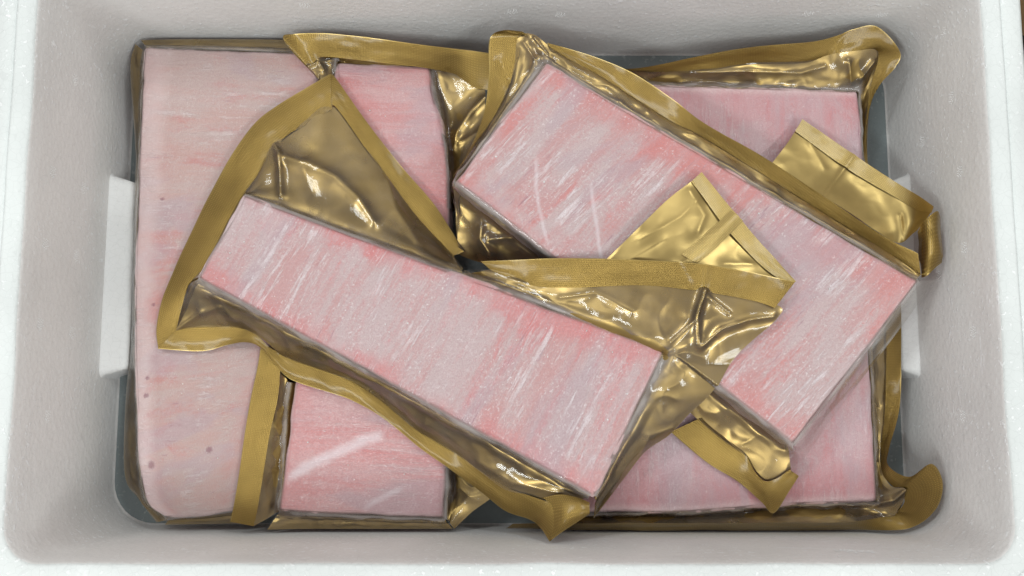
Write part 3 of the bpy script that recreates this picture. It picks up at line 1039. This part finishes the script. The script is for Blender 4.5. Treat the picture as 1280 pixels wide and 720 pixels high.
# back of the bag's end folded up beside the wall
fD = [[(1003, 149, .054), (1035, 171, .056), (1067, 193, .058), (1100, 215, .062), (1130, 234, .070), (1150, 246, .080), (1167, 258, .094)],
      [(994, 164, .055), (1025, 187, .057), (1056, 209, .059), (1090, 230, .062), (1120, 247, .066), (1145, 262, .074), (1164, 266, .090)],
      [(982, 182, .058), (1013, 205, .060), (1044, 226, .062), (1078, 248, .064), (1108, 268, .066), (1138, 281, .070), (1156, 277, .085)],
      [(965, 204, .062), (997, 225, .065), (1030, 246, .068), (1064, 268, .070), (1092, 287, .070), (1124, 304, .068), (1146, 289, .080)]]
oF = sheet("end_flap", [[P(*q) for q in r_] for r_ in fD], M_GOLDBACK, D, 150, 40, 0.0007, pin=(False, False), rest=(2,), lift=0.004,
           ridges=[([(1066, 195), (1030, 245)], .0022, 5), ([(1012, 180), (1030, 210)], .0012, 5), ([(1124, 270), (1128, 300)], .002, 5)], crease=0.0002)
sheet("seal_band", [[P(q[0], q[1], q[2] + .0012) for q in fD[0]], [P(q[0], q[1], q[2] + .0012) for q in fD[1]]], M_BANDBACK, oF, 150, 8, 0.0003, pin=(False, False), rest=(2,), lift=0.0056,
      thick=0.0003, ridges=[([(1066, 195), (1030, 245)], .0022, 5)])
# the curled corner against the right wall
sheet("curled_corner", [[P(*q) for q in r_] for r_ in (
    [(1146, 290, .082), (1152, 280, .092), (1162, 270, .097), (1171, 264, .096), (1175, 272, .090)],
    [(1148, 305, .082), (1154, 300, .092), (1163, 295, .097), (1172, 292, .096), (1177, 295, .089)],
    [(1149, 322, .082), (1155, 320, .090), (1163, 318, .094), (1172, 316, .093), (1178, 316, .088)],
    [(1152, 347, .084), (1156, 346, .086), (1162, 342, .088), (1170, 334, .088), (1177, 328, .086)])], M_BAND, D, 40, 40, 0.0006, pin=(False, False), thick=0.0003, crease=0.0004)

# ---- pack E: diagonal block in front, on top of everything
E = pack("long pink fish pack lying diagonally across the front with pointed gold flaps at both ends", (530, 430, 0.05))
mE = mat_fish("frozen_fish_diagonal_front", 5.0, PINK, (0.59, 0.205, 0.205), (0.525, 0.44, 0.45), 1.0, turn=-0.05)
fish_block(E, [(305, 242), (832, 437), (743, 622), (246, 347)], ZU, 0.0515, mE, 5.0)
RID = [([(341, 178), (349, 192), (351, 215), (352, 244)], .0050, 5), ([(352, 196), (385, 205), (420, 222), (450, 250), (468, 278)], .0040, 7),
       ([(486, 228), (495, 262), (520, 300)], .0040, 13), ([(375, 200), (390, 240)], -.0015, 9)]
skirt(E, [((246, 347), (237, 362, .060), (221, 413, .052)), ((254, 334), (252, 336, .070), (240, 370, .056)), ((262, 318), (260, 319, .076), (256, 336, .060)), ((285, 280), (282, 279, .078), (280, 286, .062)),
          ((303, 246), (300, 244, .078), (300, 250, .064)), ((308, 243), (308, 237, .074), (322, 218, .063)), ((330, 252), (331, 240, .068), (340, 184, .062)),
          ((360, 263), (362, 251, .066), (378, 154, .058)), ((395, 276), (399, 264, .064), (414, 132, .055)), ((440, 293), (445, 281, .063), (455, 179, .054)),
          ((490, 311), (495, 300, .063), (490, 229, .054)), ((530, 326), (535, 316, .063), (525, 275, .054)), ((575, 343), (579, 334, .064), (566, 318, .056))],
      ZU, 0.0515, centre=(530, 430), rest=(0, 1), ridges=RID, nu=300, nv=60, crease=0.00012, wr=0.0005, drop=0.012, cup=0.002)
band(E, [((221, 413, .052), (198, 436, .050)), ((228, 396, .053), (196, 411, .051)), ((240, 370, .056), (203, 375, .052)), ((256, 336, .060), (218, 338, .053)), ((280, 286, .062), (244, 281, .055)),
         ((300, 250, .064), (268, 233, .057)), ((322, 218, .063), (294, 187, .058)), ((340, 184, .062), (320, 153, .058)), ((360, 163, .060), (347, 132, .056)),
         ((387, 149, .057), (380, 112, .054)), ((414, 132, .055), (413, 93, .052))], rest=(0, 1), bow=0.0006)
band(E, [((414, 134, .056), (413, 93, .053)), ((420, 130, .055), (422, 101, .052)), ((455, 179, .054), (464, 160, .052)), ((480, 216, .054), (500, 206, .052)), ((513, 260, .054), (540, 252, .052)), ((543, 298, .054), (564, 288, .052)), ((562, 322, .055), (580, 315, .053))],
     rest=(0, 1), lift=0.0030)
skirt(E, [((246, 347), (238, 362, .060), (221, 413, .052)), ((262, 357), (258, 374, .064), (262, 410, .053)), ((290, 372), (288, 385, .066), (300, 411, .055)), ((330, 394), (327, 405, .068), (326, 422, .060)),
          ((370, 416), (366, 426, .066), (357, 447, .053)), ((410, 438), (406, 447, .066), (397, 462, .052)), ((455, 463), (451, 471, .066), (441, 478, .052)),
          ((490, 482), (486, 490, .066), (480, 505, .051)), ((530, 504), (526, 513, .066), (520, 538, .051)), ((575, 529), (571, 538, .066), (560, 562, .052)),
          ((620, 554), (616, 563, .066), (597, 587, .056)), ((665, 579), (661, 588, .068), (630, 611, .060)), ((700, 598), (696, 607, .072), (668, 622, .066)), ((738, 620), (734, 627, .078), (716, 628, .074))],
      ZU, 0.0515, centre=(530, 430), rest=(0, 1, 2), nu=340, drop=0.012, crease=0.0007, ridges=[([(222, 412), (250, 392), (275, 384)], .003, 4), ([(600, 578), (640, 604), (700, 615)], .003, 8)])
band(E, [((221, 413, .053), (198, 436, .050)), ((262, 410, .053), (252, 439, .050)), ((300, 411, .055), (286, 431, .052)), ((317, 417, .058), (308, 428, .055)), ((334, 433, .057), (325, 434, .056)), ((345, 441, .055), (343, 455, .052)),
         ((357, 449, .053), (365, 475, .050)), ((397, 462, .052), (414, 491, .050)), ((441, 478, .052), (441, 501, .050)), ((480, 506, .051), (480, 523, .050)), ((520, 538, .051), (524, 559, .050)), ((560, 562, .052), (558, 583, .050)),
         ((597, 587, .056), (597, 612, .050)), ((630, 611, .060), (631, 638, .054)), ((665, 624, .066), (662, 649, .060)), ((694, 634, .072), (676, 660, .070)), ((712, 640, .076), (687, 677, .080))], rest=(0, 1, 2), nu=320, bow=0.0005)
sheet("curled_corner", [[P(*q) for q in r_] for r_ in (
    [(679, 622, .074), (700, 618, .079), (722, 622, .082), (737, 628, .083)],
    [(690, 634, .078), (706, 632, .083), (724, 632, .085), (737, 634, .084)],
    [(692, 655, .080), (706, 649, .085), (722, 643, .086), (737, 640, .084)],
    [(687, 677, .080), (704, 664, .083), (722, 652, .084), (737, 642, .083)])], M_BAND, E, 50, 40, 0.0005, pin=(False, False), thick=0.0003)
# right half: the film rises over the edge of D
skirt(E, [((575, 343), (583, 335, .072), (612, 337, .084)), ((620, 359), (629, 352, .086), (645, 347, .088)), ((670, 378), (679, 371, .091), (675, 354, .092)), ((720, 396), (727, 388, .094), (724, 355, .098)),
          ((770, 414), (778, 404, .097), (798, 353, .101)), ((810, 429), (821, 420, .098), (853, 357, .102)), ((828, 436), (843, 431, .098), (908, 365, .103)), ((832, 438), (850, 437, .098), (971, 381, .104)),
          ((832, 440), (849, 443, .097), (971, 398, .102)), ((828, 448), (850, 451, .095), (922, 443, .098)), ((815, 475), (836, 478, .091), (890, 490, .088)), ((800, 506), (816, 510, .087), (862, 517, .078)),
          ((785, 537), (798, 542, .083), (836, 544, .070)), ((770, 567), (780, 572, .080), (805, 566, .066)), ((755, 598), (763, 603, .078), (777, 602, .064)), ((744, 621), (746, 630, .078), (742, 648, .064))],
      ZU, 0.0515, centre=(530, 430), rest=(2, 3), nu=420, nv=80, drop=0.003, crease=0.0005, wr=0.0008, lift=0.0015,
      ridges=[([(880, 362), (870, 395), (872, 430)], .0045, 5), ([(838, 428), (868, 400), (880, 365)], .003, 5), ([(876, 434), (900, 412), (935, 400), (966, 396)], .004, 6), ([(885, 372), (910, 392)], .003, 4),
              ([(700, 372), (745, 366), (790, 390)], .002, 6), ([(790, 590), (812, 545), (840, 535)], .002, 5)])
band(E, [((612, 337, .085), (601, 327, .085)), ((645, 347, .088), (650, 325, .092)), ((675, 354, .093), (690, 323, .098)), ((724, 355, .099), (735, 323, .104)), ((798, 353, .102), (798, 325, .108)), ((853, 357, .103), (871, 329, .110)),
         ((908, 365, .104), (926, 338, .110)), ((950, 374, .105), (968, 347, .109)), ((971, 381, .105), (994, 352, .106))], rest=(3,), nu=240, ridges=[([(845, 326), (862, 356)], .0012, 3), ([(884, 328), (880, 360)], .0012, 3)])
fE = [[(877, 215, .101), (890, 231, .101), (907, 252, .102), (923, 271, .103), (946, 298, .103), (972, 327, .104), (995, 352, .105)],
      [(864, 227, .102), (878, 245, .102), (893, 266, .103), (908, 286, .103), (930, 310, .104), (955, 335, .105), (985, 356, .106)],
      [(835, 249, .104), (848, 270, .105), (863, 290, .105), (880, 308, .105), (905, 327, .106), (935, 343, .107), (975, 357, .107)],
      [(797, 286, .105), (810, 303, .106), (828, 318, .106), (850, 330, .107), (880, 340, .107), (920, 350, .107), (965, 360, .107)],
      [(756, 326, .100), (775, 334, .102), (800, 340, .103), (825, 344, .104), (860, 350, .105), (900, 356, .105), (955, 364, .105)]]
oF = sheet("end_flap", [[P(*q) for q in r_] for r_ in fE], M_GOLDBACK, E, 150, 60, 0.0007, pin=(False, False), rest=(3,), lift=0.003,
           ridges=[([(925, 268), (890, 300), (850, 332)], .0026, 6), ([(862, 240), (880, 270), (872, 290)], .002, 7), ([(905, 330), (940, 330)], .0015, 8), ([(800, 300), (850, 272), (872, 250)], .0016, 7), ([(780, 330), (830, 300)], .0012, 6)], crease=0.0002)
sheet("seal_band", [[P(q[0], q[1], q[2] + .0014) for q in fE[0]], [P(q[0], q[1], q[2] + .0014) for q in fE[1]]], M_BANDBACK, oF, 150, 8, 0.0003, pin=(False, False), rest=(3,), lift=0.0046,
      thick=0.0003, ridges=[([(925, 268), (890, 300), (850, 332)], .0026, 6)])
sheet("back_seam", [[P(*q) for q in r_] for r_ in (
    [(914, 262, .1050), (895, 280, .1065), (876, 297, .1075), (852, 318, .1075)],
    [(921, 269, .1072), (902, 288, .1090), (884, 305, .1095), (862, 324, .1090)],
    [(929, 276, .1055), (909, 296, .1070), (892, 313, .1080), (872, 329, .1075)])], M_BANDBACK, oF, 60, 10, 0.0003, pin=(False, False), rest=(3,), lift=0.006, thick=0.0003)

# ---- crumbs of ice on the packs
rnd = random.Random(11)
V, F = [], []
for bi, cnt in ((4, 130), (3, 80), (2, 45), (1, 40), (0, 45)):
    poly, top = BLOCK_TOPS[bi]
    lo, hi = poly.min(0), poly.max(0)
    k = 0
    while k < cnt:
        q = np.array([[rnd.uniform(lo[0], hi[0]), rnd.uniform(lo[1], hi[1])]])
        if not inside(grow(poly, -0.006), q)[0]: continue
        if bi < 3 and any(inside(grow(BLOCK_TOPS[m][0], 0.012), q)[0] for m in (3, 4)):
            k += 1
            continue
        if mnoise.noise((q[0][0] * 30, q[0][1] * 30, bi)) < -0.05: continue
        r0 = rnd.choice((0.00028, 0.00034, 0.00042, 0.00060))
        base = len(V)
        ring = 5
        for i in range(ring):
            an = i * 2 * math.pi / ring + rnd.uniform(-0.3, 0.3)
            f = rnd.uniform(0.6, 1.4)
            V.append((q[0][0] + r0 * f * math.cos(an), q[0][1] + r0 * f * math.sin(an), top - 0.0002))
        V.append((q[0][0] + rnd.uniform(-.3, .3) * r0, q[0][1] + rnd.uniform(-.3, .3) * r0, top + 0.0003 + r0 * 0.5))
        for i in range(ring): F.append((base + i, base + (i + 1) % ring, base + ring))
        k += 1
me = bpy.data.meshes.new("ice_crumbs")
me.from_pydata(V, [], F)
oc = link_mesh("ice_crumbs", me, M_FROST, None, False)
tag(oc, "tiny white crumbs of ice scattered over the fish packs", "ice", kind="stuff")
